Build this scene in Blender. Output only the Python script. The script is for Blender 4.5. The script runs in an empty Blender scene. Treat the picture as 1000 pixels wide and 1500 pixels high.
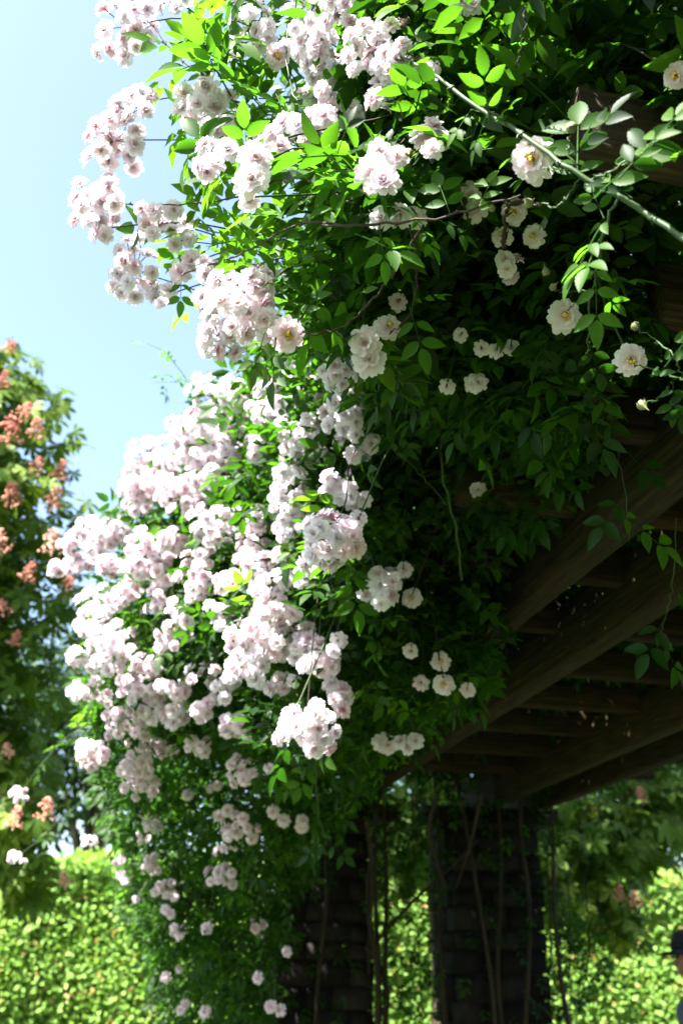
import bpy, bmesh, math, random
import numpy as np
from mathutils import Vector, Matrix
random.seed(7); rng = np.random.default_rng(11)
S = bpy.context.scene
R = math.radians
# ------------------------------------------------------------------ camera
FPX, CX, CY = 1500.0, 500.0, 750.0          # focal length and centre in photograph pixels (1000 x 1500)
PITCH, YAW = R(25.2), R(14.0)
CAM = np.array([0.0, 0.0, 1.5])
cam = bpy.data.cameras.new('camera'); co = bpy.data.objects.new('camera', cam)
S.collection.objects.link(co); S.camera = co
co.location = CAM; co.rotation_euler = (R(90) + PITCH, 0, -YAW)
cam.sensor_fit = 'VERTICAL'; cam.sensor_height = 36.0; cam.lens = 36.0 * FPX / 1500.0
cam.clip_start = 0.05; cam.clip_end = 2000
cam.dof.use_dof = True; cam.dof.focus_distance = 1.7; cam.dof.aperture_fstop = 4.5
# ------------------------------------------------------------------ sky, sun, exposure
SUN_EL = R(57); SUN_AZ = math.atan2(-0.87, -0.45)      # direction towards the sun, from +Y clockwise
sdir = Vector((math.sin(SUN_AZ) * math.cos(SUN_EL), math.cos(SUN_AZ) * math.cos(SUN_EL), math.sin(SUN_EL)))
W = bpy.data.worlds.new('World'); S.world = W; W.use_nodes = True
wn = W.node_tree.nodes; wl = W.node_tree.links
sky = wn.new('ShaderNodeTexSky'); sky.sky_type = 'NISHITA'; sky.sun_disc = False
sky.sun_elevation = SUN_EL; sky.sun_rotation = SUN_AZ; sky.air_density = 1.0; sky.dust_density = 2.8; sky.ozone_density = 1.0
wn['Background'].inputs[1].default_value = 0.080
wl.new(sky.outputs[0], wn['Background'].inputs[0])
sl = bpy.data.lights.new('sun', 'SUN'); sl.energy = 5.0; sl.angle = R(0.53); sl.color = (1.0, 0.975, 0.94)
so = bpy.data.objects.new('sun', sl); S.collection.objects.link(so)
so.rotation_euler = sdir.to_track_quat('Z', 'Y').to_euler(); so.location = (-4, -3, 9)
S.view_settings.view_transform = 'Standard'; S.view_settings.look = 'None'
S.view_settings.exposure = 2.75; S.view_settings.gamma = 1.0; S.view_settings.use_curve_mapping = False
S.cycles.max_bounces = 8; S.cycles.transmission_bounces = 6; S.cycles.diffuse_bounces = 4
# ------------------------------------------------------------------ helpers
COL = S.collection
def ray(px, py):
    a = (px - CX) / FPX; b = (CY - py) / FPX
    hz = math.cos(PITCH) - b * math.sin(PITCH); up = math.sin(PITCH) + b * math.cos(PITCH)
    return np.array([hz * math.sin(YAW) + a * math.cos(YAW), hz * math.cos(YAW) - a * math.sin(YAW), up])
def at(px, py, dep): return CAM + ray(px, py) * dep
def proj(P):
    d = np.asarray(P) - CAM
    rt = d[..., 0] * math.cos(YAW) - d[..., 1] * math.sin(YAW)
    hz = d[..., 0] * math.sin(YAW) + d[..., 1] * math.cos(YAW)
    dep = hz * math.cos(PITCH) + d[..., 2] * math.sin(PITCH)
    up = -hz * math.sin(PITCH) + d[..., 2] * math.cos(PITCH)
    return CX + FPX * rt / dep, CY - FPX * up / dep, dep

def mesh_np(name, V, Q, mat, col=None, tint=None, smooth=True):
    """mesh out of an array of vertices and an array of quads"""
    V = np.asarray(V, np.float32).reshape(-1, 3); Q = np.asarray(Q, np.int32).reshape(-1, 4)
    me = bpy.data.meshes.new(name)
    me.vertices.add(len(V)); me.vertices.foreach_set('co', V.ravel())
    me.loops.add(Q.size); me.loops.foreach_set('vertex_index', Q.ravel())
    me.polygons.add(len(Q)); me.polygons.foreach_set('loop_start', np.arange(0, Q.size, 4, dtype=np.int32))
    me.update(calc_edges=True)
    if smooth: me.polygons.foreach_set('use_smooth', np.ones(len(Q), bool))
    if col is not None:
        c = np.ones((len(V), 4), np.float32); c[:, :3] = col
        me.color_attributes.new('Col', 'FLOAT_COLOR', 'POINT').data.foreach_set('color', c.ravel())
    if tint is not None:
        me.attributes.new('tint', 'FLOAT', 'POINT').data.foreach_set('value', np.asarray(tint, np.float32))
    me.materials.append(mat); me.validate()
    return me
BASE = {}
def thing(name, label, cat, loc, group=None):
    o = bpy.data.objects.new(name, None); COL.objects.link(o); o.location = loc; o.empty_display_size = 0.1
    o['label'] = label; o['category'] = cat
    if group: o['group'] = group
    BASE[o.name] = Matrix.Translation(Vector(loc)); return o
def tag(o, label, cat, group=None):
    o['label'] = label; o['category'] = cat
    if group: o['group'] = group
    return o
def part(name, me, parent, M=None, stuff=False):
    """a part: M is its world matrix (identity for meshes made in world coordinates)"""
    o = bpy.data.objects.new(name, me); COL.objects.link(o); M = M or Matrix.Identity(4)
    o.parent = parent
    o.matrix_local = BASE[parent.name].inverted() @ M
    BASE[o.name] = M
    if stuff: o['kind'] = 'stuff'
    return o
def nrm(v): v = np.asarray(v, float); return v / (np.linalg.norm(v, axis=-1, keepdims=True) + 1e-9)
def frames(d, n):
    """columns: side, direction, normal"""
    d = nrm(d); n = n - (n * d).sum(-1, keepdims=True) * d; n = nrm(n); s = np.cross(d, n)
    return np.stack([s, d, n], -1)
def inst(T, Q, pos, Rm, sc):
    """copies of template T,Q at pos (n,3) with frames (n,3,3), scale (n,)"""
    n, k = len(pos), len(T)
    V = np.einsum('nij,kj->nki', Rm * np.asarray(sc)[:, None, None], T) + pos[:, None, :]
    return V.reshape(-1, 3), (Q[None] + (np.arange(n) * k)[:, None, None]).reshape(-1, 4)
def mat4(pos, Rm, s):
    M = Matrix.Identity(4)
    for i in range(3):
        for j in range(3): M[i][j] = Rm[i, j] * s
        M[i][3] = pos[i]
    return M
def tube(pts, r0, r1, sides=6, V=None, Q=None):
    pts = np.asarray(pts, float); n = len(pts)
    tan = nrm(np.gradient(pts, axis=0)); ref = np.array([0.31, 0.77, 0.55])
    s = nrm(np.cross(tan, ref)); u = np.cross(s, tan)
    rad = np.linspace(r0, r1, n)[:, None, None]; a = np.linspace(0, 2 * np.pi, sides, endpoint=False)
    P = pts[:, None] + rad * (s[:, None] * np.cos(a)[None, :, None] + u[:, None] * np.sin(a)[None, :, None])
    i = np.arange(n - 1)[:, None] * sides; j = np.arange(sides)[None]; k = (j + 1) % sides
    q = np.stack([i + j, i + k, i + k + sides, i + j + sides], -1).reshape(-1, 4)
    return P.reshape(-1, 3), q
class Acc:
    def __init__(s): s.V = []; s.Q = []; s.T = []; s.n = 0
    def add(s, V, Q, t=None):
        s.V.append(V); s.Q.append(np.asarray(Q) + s.n); s.n += len(V)
        s.T.append(np.zeros(len(V)) if t is None else np.broadcast_to(t, (len(V),)))
    def mesh(s, name, mat, tint=False, smooth=True):
        return mesh_np(name, np.concatenate(s.V), np.concatenate(s.Q), mat, tint=np.concatenate(s.T) if tint else None, smooth=smooth)
def box(c, d, jit=0.0, rz=0.0):
    x = np.array([[-1,-1,-1],[1,-1,-1],[1,1,-1],[-1,1,-1],[-1,-1,1],[1,-1,1],[1,1,1],[-1,1,1]], float) * np.asarray(d) / 2
    if jit: x = x + rng.uniform(-jit, jit, x.shape)
    if rz: x = x @ np.array([[math.cos(rz), math.sin(rz), 0], [-math.sin(rz), math.cos(rz), 0], [0, 0, 1]])
    return x + np.asarray(c), np.array([[0,3,2,1],[4,5,6,7],[0,1,5,4],[1,2,6,5],[2,3,7,6],[3,0,4,7]])
def bez(p, n=12):
    p = [np.asarray(q, float) for q in p]; t = np.linspace(0, 1, n)[:, None]
    if len(p) == 3: return (1-t)**2 * p[0] + 2*t*(1-t) * p[1] + t*t * p[2]
    return (1-t)**3 * p[0] + 3*t*(1-t)**2 * p[1] + 3*t*t*(1-t) * p[2] + t**3 * p[3]
def smooth_path(pts, n):
    pts = np.asarray(pts, float); out = []
    P = np.vstack([2 * pts[0] - pts[1], pts, 2 * pts[-1] - pts[-2]])
    m = max(2, n // (len(pts) - 1))
    for i in range(1, len(P) - 2):
        for t in np.linspace(0, 1, m, endpoint=False):
            a, b, c, d = P[i-1], P[i], P[i+1], P[i+2]
            out.append(0.5 * (2*b + (c-a)*t + (2*a-5*b+4*c-d)*t*t + (3*b-a-3*c+d)*t**3))
    out.append(pts[-1]); return np.array(out)
# ------------------------------------------------------------------ materials
def newmat(name):
    m = bpy.data.materials.new(name); m.use_nodes = True; n = m.node_tree.nodes; n.clear()
    out = n.new('ShaderNodeOutputMaterial'); return m, n, m.node_tree.links, out
def ramp(n, stops):
    r = n.new('ShaderNodeValToRGB'); e = r.color_ramp.elements
    while len(e) < len(stops): e.new(0.5)
    for k, (p, c) in enumerate(stops): e[k].position = p; e[k].color = (*c, 1)
    return r
def leaf_mat(name, stops, trans=0.42, rough=0.5, source='tint', tcol=(1.5, 1.35, 0.5)):
    m, n, l, out = newmat(name); rp = ramp(n, stops)
    if source == 'tint':
        a = n.new('ShaderNodeAttribute'); a.attribute_name = 'tint'; l.new(a.outputs['Fac'], rp.inputs[0])
    else:
        a = n.new('ShaderNodeObjectInfo'); l.new(a.outputs['Random'], rp.inputs[0])
    pb = n.new('ShaderNodeBsdfPrincipled'); pb.inputs['Roughness'].default_value = rough; pb.inputs['Specular IOR Level'].default_value = 0.16
    tr = n.new('ShaderNodeBsdfTranslucent'); mx = n.new('ShaderNodeMixShader'); mx.inputs[0].default_value = trans
    tc = n.new('ShaderNodeVectorMath'); tc.operation = 'MULTIPLY'; tc.inputs[1].default_value = tcol
    nz = n.new('ShaderNodeTexNoise'); nz.inputs['Scale'].default_value = 60; gm = n.new('ShaderNodeMapRange')
    co_ = n.new('ShaderNodeTexCoord'); l.new(co_.outputs['Object'], nz.inputs['Vector'])
    gm.inputs[3].default_value = 0.78; gm.inputs[4].default_value = 1.22; l.new(nz.outputs[0], gm.inputs[0])
    mu = n.new('ShaderNodeVectorMath'); mu.operation = 'SCALE'; l.new(rp.outputs[0], mu.inputs[0]); l.new(gm.outputs[0], mu.inputs['Scale'])
    l.new(mu.outputs[0], pb.inputs['Base Color']); l.new(mu.outputs[0], tc.inputs[0]); l.new(tc.outputs[0], tr.inputs['Color'])
    l.new(pb.outputs[0], mx.inputs[1]); l.new(tr.outputs[0], mx.inputs[2]); l.new(mx.outputs[0], out.inputs[0])
    return m
def plain_mat(name, stops, scale=8.0, rough=0.8, stretch=(1, 1, 1), bump=0.0, spec=0.3, rnd=0.0, coord='Object', detail=6):
    m, n, l, out = newmat(name); pb = n.new('ShaderNodeBsdfPrincipled'); l.new(pb.outputs[0], out.inputs[0])
    tc = n.new('ShaderNodeTexCoord'); mp = n.new('ShaderNodeMapping'); mp.inputs['Scale'].default_value = stretch
    nz = n.new('ShaderNodeTexNoise'); nz.inputs['Scale'].default_value = scale; nz.inputs['Detail'].default_value = detail
    l.new(tc.outputs[coord], mp.inputs[0]); l.new(mp.outputs[0], nz.inputs['Vector'])
    rp = ramp(n, stops); src = nz.outputs[0]
    if rnd:
        oi = n.new('ShaderNodeObjectInfo'); ma = n.new('ShaderNodeMath'); ma.operation = 'MULTIPLY_ADD'; ma.inputs[1].default_value = rnd
        ma.inputs[2].default_value = -rnd / 2; l.new(oi.outputs['Random'], ma.inputs[0])
        ad = n.new('ShaderNodeMath'); l.new(ma.outputs[0], ad.inputs[0]); l.new(src, ad.inputs[1]); src = ad.outputs[0]
    l.new(src, rp.inputs[0]); l.new(rp.outputs[0], pb.inputs['Base Color'])
    pb.inputs['Roughness'].default_value = rough; pb.inputs['Specular IOR Level'].default_value = spec
    if bump:
        b = n.new('ShaderNodeBump'); b.inputs['Strength'].default_value = bump; b.inputs['Distance'].default_value = 0.01
        l.new(nz.outputs[0], b.inputs['Height']); l.new(b.outputs[0], pb.inputs['Normal'])
    return m
def petal_mat(name):
    m, n, l, out = newmat(name)
    a = n.new('ShaderNodeAttribute'); a.attribute_name = 'Col'
    oi = n.new('ShaderNodeObjectInfo'); rp = ramp(n, [(0, (1.0, 1.0, 1.0)), (0.7, (1, 0.98, 0.995)), (1, (1.0, 0.90, 0.92))]); l.new(oi.outputs['Random'], rp.inputs[0])
    mu = n.new('ShaderNodeVectorMath'); mu.operation = 'MULTIPLY'; l.new(a.outputs['Color'], mu.inputs[0]); l.new(rp.outputs[0], mu.inputs[1])
    pb = n.new('ShaderNodeBsdfPrincipled'); pb.inputs['Roughness'].default_value = 0.6; pb.inputs['Specular IOR Level'].default_value = 0.2
    tr = n.new('ShaderNodeBsdfTranslucent'); mx = n.new('ShaderNodeMixShader'); mx.inputs[0].default_value = 0.42
    l.new(mu.outputs[0], pb.inputs['Base Color']); l.new(mu.outputs[0], tr.inputs['Color'])
    l.new(pb.outputs[0], mx.inputs[1]); l.new(tr.outputs[0], mx.inputs[2]); l.new(mx.outputs[0], out.inputs[0]); return m
ROSE = [(0, (0.007, 0.024, 0.004)), (0.3, (0.014, 0.042, 0.006)), (0.6, (0.030, 0.076, 0.009)), (0.75, (0.042, 0.098, 0.010)), (1, (0.066, 0.14, 0.014))]
SUN_LEAF = [(0, (0.030, 0.080, 0.010)), (0.6, (0.042, 0.102, 0.012)), (1, (0.056, 0.122, 0.014))]  # brighter yellow-green: sunlight on the upper sprays put into the leaf colour
PLAIN_LEAF = [(0, (0.007, 0.024, 0.004)), (0.5, (0.014, 0.044, 0.006)), (0.9, (0.030, 0.076, 0.009)), (1, (0.05, 0.09, 0.010))]
M_LEAF = leaf_mat('rose_leaf', ROSE, 0.42, tcol=(3.5, 3.9, 1.1)); M_LEAFO = leaf_mat('rose_leaf_single', PLAIN_LEAF, 0.42, source='obj', tcol=(3.5, 3.9, 1.1)); M_LEAF_SUN = leaf_mat('sun_tinted_rose_leaf_single', SUN_LEAF, 0.5, source='obj', tcol=(2.8, 3.5, 1.1))
CH = [(0, (0.05, 0.105, 0.013)), (0.6, (0.095, 0.17, 0.022)), (1, (0.16, 0.23, 0.035))]
M_CH = leaf_mat('chestnut_leaf', CH, 0.4, tcol=(2.2, 1.9, 0.8)); M_CHO = leaf_mat('chestnut_leaf_single', CH, 0.4, source='obj', tcol=(2.2, 1.9, 0.8))
M_BG = leaf_mat('far_leaf', [(0, (0.018, 0.05, 0.010)), (0.6, (0.035, 0.085, 0.015)), (1, (0.065, 0.13, 0.025))], 0.35)
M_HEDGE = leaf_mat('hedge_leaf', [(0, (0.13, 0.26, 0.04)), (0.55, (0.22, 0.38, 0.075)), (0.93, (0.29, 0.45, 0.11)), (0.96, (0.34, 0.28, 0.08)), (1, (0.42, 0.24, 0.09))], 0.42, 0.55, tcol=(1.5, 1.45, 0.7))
M_PETAL = petal_mat('rose_petal')
M_STAMEN = plain_mat('stamens', [(0, (0.72, 0.42, 0.04)), (1, (0.85, 0.6, 0.1))], 40, 0.7)
M_CANE = plain_mat('green_cane', [(0.3, (0.018, 0.045, 0.008)), (0.7, (0.04, 0.075, 0.014))], 20, 0.5, (1, 1, 0.3))
M_CANEB = plain_mat('brown_cane', [(0.3, (0.02, 0.014, 0.008)), (0.7, (0.05, 0.034, 0.02))], 25, 0.75, (1, 1, 0.2), 0.4)
M_STALK = plain_mat('flower_stalk', [(0.3, (0.09, 0.11, 0.03)), (0.7, (0.16, 0.10, 0.045))], 30, 0.6)
M_BUD = plain_mat('bud', [(0.3, (0.10, 0.16, 0.05)), (0.7, (0.24, 0.20, 0.10))], 60, 0.6)
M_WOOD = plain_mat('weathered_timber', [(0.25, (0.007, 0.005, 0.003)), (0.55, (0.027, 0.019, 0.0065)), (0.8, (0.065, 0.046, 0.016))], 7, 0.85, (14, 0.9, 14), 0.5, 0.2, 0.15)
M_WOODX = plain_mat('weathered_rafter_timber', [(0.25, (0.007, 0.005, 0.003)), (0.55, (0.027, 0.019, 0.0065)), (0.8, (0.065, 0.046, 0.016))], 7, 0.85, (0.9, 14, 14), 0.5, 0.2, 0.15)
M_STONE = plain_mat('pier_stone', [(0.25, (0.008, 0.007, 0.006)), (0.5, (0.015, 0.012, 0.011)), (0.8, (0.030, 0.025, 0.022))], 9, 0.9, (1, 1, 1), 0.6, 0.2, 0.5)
M_MORTAR = plain_mat('pier_mortar', [(0.3, (0.02, 0.018, 0.016)), (0.7, (0.04, 0.036, 0.032))], 30, 0.95, (1, 1, 1), 0.5)
M_BARK = plain_mat('bark', [(0.3, (0.045, 0.032, 0.022)), (0.7, (0.14, 0.10, 0.07))], 9, 0.9, (1, 1, 0.25), 0.8)
M_RED = plain_mat('chestnut_blossom', [(0.2, (0.42, 0.12, 0.085)), (0.5, (0.62, 0.26, 0.18)), (0.8, (0.68, 0.42, 0.30))], 14, 0.7, rnd=0.35)
M_GRASS = plain_mat('lawn_grass', [(0.25, (0.014, 0.032, 0.007)), (0.5, (0.024, 0.050, 0.011)), (0.8, (0.042, 0.072, 0.018))], 3.0, 0.9, bump=0.6, detail=12)
M_PATH = plain_mat('gravel_path', [(0.25, (0.05, 0.04, 0.028)), (0.5, (0.08, 0.064, 0.045)), (0.8, (0.12, 0.10, 0.07))], 40, 0.95, bump=0.6, detail=10)
M_CORE = plain_mat('hedge_core', [(0.3, (0.05, 0.10, 0.02)), (0.7, (0.09, 0.16, 0.035))], 14, 0.95, bump=1.0)
# ------------------------------------------------------------------ ground
def sheet(name, x0, x1, y0, y1, z, mat):
    me = mesh_np(name, [(x0, y0, z), (x1, y0, z), (x1, y1, z), (x0, y1, z)], [(0, 1, 2, 3)], mat, smooth=False)
    o = bpy.data.objects.new(name, me); COL.objects.link(o); o['kind'] = 'structure'; return o
sheet('lawn', -600, 600, -600, 600, 0.0, M_GRASS)
sheet('path', 0.55, 3.45, -30, 11.2, 0.004, M_PATH)
# ------------------------------------------------------------------ pergola
BZ = 2.50; PY = 5.95
pg = thing('pergola', 'dark weathered timber pergola on two stone piers, overgrown with pale pink roses', 'pergola', (1.85, 2.7, 0))
def hewn(x0, x1, y0, y1, z0, z1, n, axis):
    """a sawn timber with a few sections that wander by millimetres and worn edges"""
    P = []
    b = 0.008
    for t in np.linspace(0, 1, n):
        if axis == 'y': a0, a1 = x0, x1
        else: a0, a1 = y0, y1
        a0 += random.uniform(-.003, .003); a1 += random.uniform(-.003, .003); c0 = z0 + random.uniform(-.003, .003); c1 = z1 + random.uniform(-.003, .003)
        ring = [(a0 + b, c0), (a1 - b, c0), (a1, c0 + b), (a1, c1 - b), (a1 - b, c1), (a0 + b, c1), (a0, c1 - b), (a0, c0 + b)]
        for a, c in ring:
            P.append((a, y0 + (y1 - y0) * t, c) if axis == 'y' else (x0 + (x1 - x0) * t, a, c))
    Q = []
    for i in range(n - 1):
        for j in range(8):
            k = (j + 1) % 8; q = [i*8+j, i*8+k, (i+1)*8+k, (i+1)*8+j]; Q.append(q if axis == 'x' else q[::-1])
    for o in (0, (n - 1) * 8):
        for q in ((0, 1, 2, 7), (7, 2, 3, 6), (6, 3, 4, 5)):
            q = [o + v for v in q]; Q.append(q)
    return np.array(P), np.array(Q)
def timber(name, x0, x1, y0, y1, z0, z1, axis, mat):
    V, Q = hewn(x0, x1, y0, y1, z0, z1, 9, axis); me = mesh_np(name, V, Q, mat, smooth=False)
    bm = bmesh.new(); bm.from_mesh(me); bmesh.ops.recalc_face_normals(bm, faces=bm.faces); bm.to_mesh(me); bm.free()
    return part(name, me, pg)
for xr in (1.235, 1.60, 2.42, 2.73):
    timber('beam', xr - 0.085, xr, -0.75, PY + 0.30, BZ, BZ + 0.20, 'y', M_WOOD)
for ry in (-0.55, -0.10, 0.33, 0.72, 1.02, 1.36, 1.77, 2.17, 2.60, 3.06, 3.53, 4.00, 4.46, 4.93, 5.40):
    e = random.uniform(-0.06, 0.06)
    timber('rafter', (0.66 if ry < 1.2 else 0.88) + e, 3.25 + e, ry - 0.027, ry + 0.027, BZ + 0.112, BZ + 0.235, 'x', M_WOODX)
PIERS = [(1.345, PY), (2.345, PY), (1.345, -0.45), (2.345, -0.45)]
for pi, (cx, cy) in enumerate(PIERS):
    w = 0.50; ztop = BZ - 0.085
    V, Q = box((cx, cy, ztop / 2), (w - 0.05, w - 0.05, ztop)); core = part('pier', mesh_np('pier', V, Q, M_MORTAR, smooth=False), pg)
    acc = Acc(); z = 0.0; c = 0
    while z < ztop - 0.05:
        h = min(random.choice((0.085, 0.10, 0.115, 0.125)), ztop - z)
        d = 0.13; k = 1 if c % 2 else -1
        for s in range(4):
            L = w - d; n = random.choice((1, 2, 2)); cuts = [0] + sorted(random.uniform(0.35, 0.65) for _ in range(n - 1)) + [1]
            for a, b in zip(cuts[:-1], cuts[1:]):
                lx = (a + b) / 2 * L - w / 2 + (0 if k > 0 else d); ll = (b - a) * L - 0.012
                ang = s * math.pi / 2; out = w / 2 - d / 2 + random.uniform(-0.006, 0.010)
                px_ = lx * math.cos(ang) - (-out) * math.sin(ang); py_ = lx * math.sin(ang) + (-out) * math.cos(ang)
                Vb, Qb = box((0, 0, 0), (ll, d, h - 0.012), 0.005)
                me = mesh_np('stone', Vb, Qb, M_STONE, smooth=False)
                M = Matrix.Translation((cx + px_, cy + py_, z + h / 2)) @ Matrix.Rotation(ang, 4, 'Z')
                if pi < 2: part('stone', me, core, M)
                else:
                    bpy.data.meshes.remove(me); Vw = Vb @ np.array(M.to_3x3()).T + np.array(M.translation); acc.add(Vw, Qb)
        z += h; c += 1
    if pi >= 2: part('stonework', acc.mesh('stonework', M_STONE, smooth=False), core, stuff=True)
    # timber pad on the pier head that carries the two beams
    timber('pier_pad', cx - 0.36, cx + 0.45, cy - 0.11, cy + 0.11, ztop, BZ, 'x', M_WOODX)
# ------------------------------------------------------------------ leaf and flower templates
def leaflet(rows, fold=0.35, droop=0.18, w=0.25, saw=0.0):
    V = []; Q = []
    for i, t in enumerate(rows):
        hw = max(0.012, w * (math.sin(math.pi * min(1, t) ** 0.78) ** 0.85 if 0 < t < 1 else 0))
        if saw and 0 < t < 1 and i % 2: hw *= 1 - saw
        z = -droop * t * t
        V += [(-hw, t, z + fold * hw), (0, t, z), (hw, t, z + fold * hw)]
    for i in range(len(rows) - 1):
        b = i * 3; Q += [(b, b+1, b+4, b+3), (b+1, b+2, b+5, b+4)]
    return np.array(V), np.array(Q)
LH = leaflet((0, .06, .14, .20, .28, .35, .43, .50, .58, .65, .73, .80, .87, .93, 1), saw=.09); LM = leaflet((0, .25, .6, 1))
LF = (np.array([(0, 0, 0), (-.2, .3, .03), (-.19, .65, 0), (0, 1, -.1), (.19, .65, 0), (.2, .3, .03)]), np.array([(0, 3, 2, 1), (0, 5, 4, 3)]))
def compound(L, n=5, rachis=True, seed=0):
    """a pinnate rose leaf along +Y, unit = its leaflet length"""
    r = random.Random(seed); V, Q = L; acc = Acc()
    spots = [(1.55, 0, 1.0)]
    for k in range((n - 1) // 2):
        y = 1.35 - 0.72 * k
        for s in (-1, 1): spots.append((y + r.uniform(-.06, .06), s, 0.92 - 0.16 * k))
    for y, s, sc in spots:
        a = -s * R(r.uniform(52, 70)); tw = r.uniform(-.3, .3) + s * 0.25
        v = V * sc
        ct, st = math.cos(tw), math.sin(tw); v = np.stack([v[:, 0]*ct + v[:, 2]*st, v[:, 1], -v[:, 0]*st + v[:, 2]*ct], 1)
        ca, sa = math.cos(a), math.sin(a); v = np.stack([v[:, 0]*ca - v[:, 1]*sa, v[:, 0]*sa + v[:, 1]*ca, v[:, 2]], 1)
        zz = -0.05 * y * y
        acc.add(v + np.array([s * 0.05, y - (0.0 if s else 0.0), zz]), Q, r.random())
    if rachis:
        p = [(0, y, -0.05 * y * y - 0.004) for y in np.linspace(0, 1.6, 5)]; a, b = tube(p, 0.028, 0.014, 4); acc.add(a, b, 0.7)
    return np.concatenate(acc.V), np.concatenate(acc.Q), np.concatenate(acc.T)
CL_H = [compound(LH, n, True, s) for s, n in enumerate((5, 5, 7, 3, 5, 7))]
CL_M = [compound(LM, n, False, 20 + s) for s, n in enumerate((5, 7, 5))]
CL_F = [compound(LF, n, False, 40 + s) for s, n in enumerate((5, 7, 5))]
LEAF_ME = [mesh_np('leaf', v, q, M_LEAFO) for v, q, t in CL_H]; LEAF_ME_SUN = [mesh_np('leaf', v, q, M_LEAF_SUN) for v, q, t in CL_H]

def petal(rows, cols, L, Wd, el, az, curl, rr, cup=0.35):
    V = []; C = []
    ph = rr.uniform(0, 6.28); notch = rr.uniform(0.03, 0.12); ruf = rr.uniform(0.02, 0.07)
    for i in range(rows):
        t = i / (rows - 1); hw = Wd * (0.22 + 0.78 * math.sin(min(1, t * 1.02) ** 0.8 * math.pi * 0.62)) * (1 if t < 0.99 else 0.9)
        for j in range(cols):
            u = -1 + 2 * j / (cols - 1)
            ln = L * t * (1 - (0.16 * u * u + notch * math.exp(-(u / 0.3) ** 2)) * t ** 3)
            e = el + curl * t
            x = hw * u; y = ln * math.cos(el + curl * t * 0.5); z = ln * math.sin(el + curl * t * 0.5) + cup * hw * u * u * (1 - 0.6 * t) + ruf * t * t * math.sin(3.1 * u + ph)
            y -= ruf * t * math.cos(2.3 * u + ph) * 0.5
            V.append((x * math.cos(az) - y * math.sin(az), x * math.sin(az) + y * math.cos(az), z)); C.append(t)
    Q = [(i*cols+j, i*cols+j+1, (i+1)*cols+j+1, (i+1)*cols+j) for i in range(rows-1) for j in range(cols-1)]
    return np.array(V), np.array(Q), np.array(C)
def flower(seed, rows, cols, opened):
    rr = random.Random(seed); VV = []; QQ = []; CC = []; n = 0
    # whorls: count, length, half-width, elevation, curl
    o = opened
    wh = [(rr.choice((9, 10, 11)), 0.98, 0.27, R(6 + 22 * (1 - o)), R(-28 + 20 * (1 - o))),
          (rr.choice((9, 10)), 0.86, 0.25, R(26 + 25 * (1 - o)), R(-26 + 40 * (1 - o))),
          (rr.choice((7, 8, 9)), 0.66, 0.22, R(46 + 22 * (1 - o)), R(-14 + 55 * (1 - o))),
          (rr.choice((6, 7)), 0.44, 0.17, R(62 + 12 * (1 - o)), R(10 + 45 * (1 - o)))]
    pink = rr.uniform(0.0, 1.0)
    for w, (k, L, Wd, el, cu) in enumerate(wh):
        a0 = rr.uniform(0, 6.28)
        for i in range(k):
            V, Q, C = petal(rows, cols, L * rr.uniform(.88, 1.08), Wd * rr.uniform(.85, 1.1), el + rr.uniform(-.16, .16), a0 + 6.283 * i / k + rr.uniform(-.16, .16), cu + rr.uniform(-.25, .25), rr)
            V[:, 2] += 0.05 * w
            edge = np.array((0.885, 0.862, 0.895)); inner = np.array((0.87, 0.75, 0.83)) if pink < .62 else np.array((0.87, 0.65, 0.71)); base = np.array((0.88, 0.66, 0.42))
            f = np.clip(C * 1.15 - 0.12 * w / 3, 0, 1)[:, None]; f = f ** (0.8 + 0.6 * pink)
            c = inner * (1 - f) + edge * f; b = np.clip(1 - C / 0.3, 0, 1)[:, None] * (0.35 if w else 0.1); c = c * (1 - b) + base * b
            c *= rr.uniform(0.95, 1.03)
            if seed in (113, 115) and rr.random() < .35: c = c * np.array((0.95, 0.86, 0.75))     # spent, browning blooms
            VV.append(V); QQ.append(Q + n); CC.append(c); n += len(V)
    return np.concatenate(VV), np.concatenate(QQ), np.clip(np.concatenate(CC), 0, .95)
def stamens(seed):
    rr = random.Random(seed); acc = Acc()
    for i in range(16):
        a = rr.uniform(0, 6.28); e = R(rr.uniform(48, 88)); L = rr.uniform(.24, .36)
        p = np.array([math.cos(a) * math.cos(e), math.sin(a) * math.cos(e), math.sin(e)])
        v, q = tube([p * 0.02 + (0, 0, .08), p * L + (0, 0, .08)], 0.008, 0.008, 3); acc.add(v, q)
        v, q = box(p * L + np.array((0, 0, .09)), (.075, .075, .05), 0.012); acc.add(v, q)
    return acc.mesh('stamens', M_STAMEN)
FLH = []
for s in range(16):
    op = (1.0, 0.85, 0.6, 1.0, 0.7, 0.4, 0.9, 0.95, 0.5, 0.8, 1.0, 0.65, 1.1, 0.2, 1.15, 0.75)[s]
    v, q, c = flower(100 + s, 6, 5, op); FLH.append(mesh_np('flower', v, q, M_PETAL, col=c))
FLL = [flower(200 + s, 3, 3, (1, .8, .55, .7, .9)[s]) for s in range(5)]
STM = [stamens(s) for s in range(3)]
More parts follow.
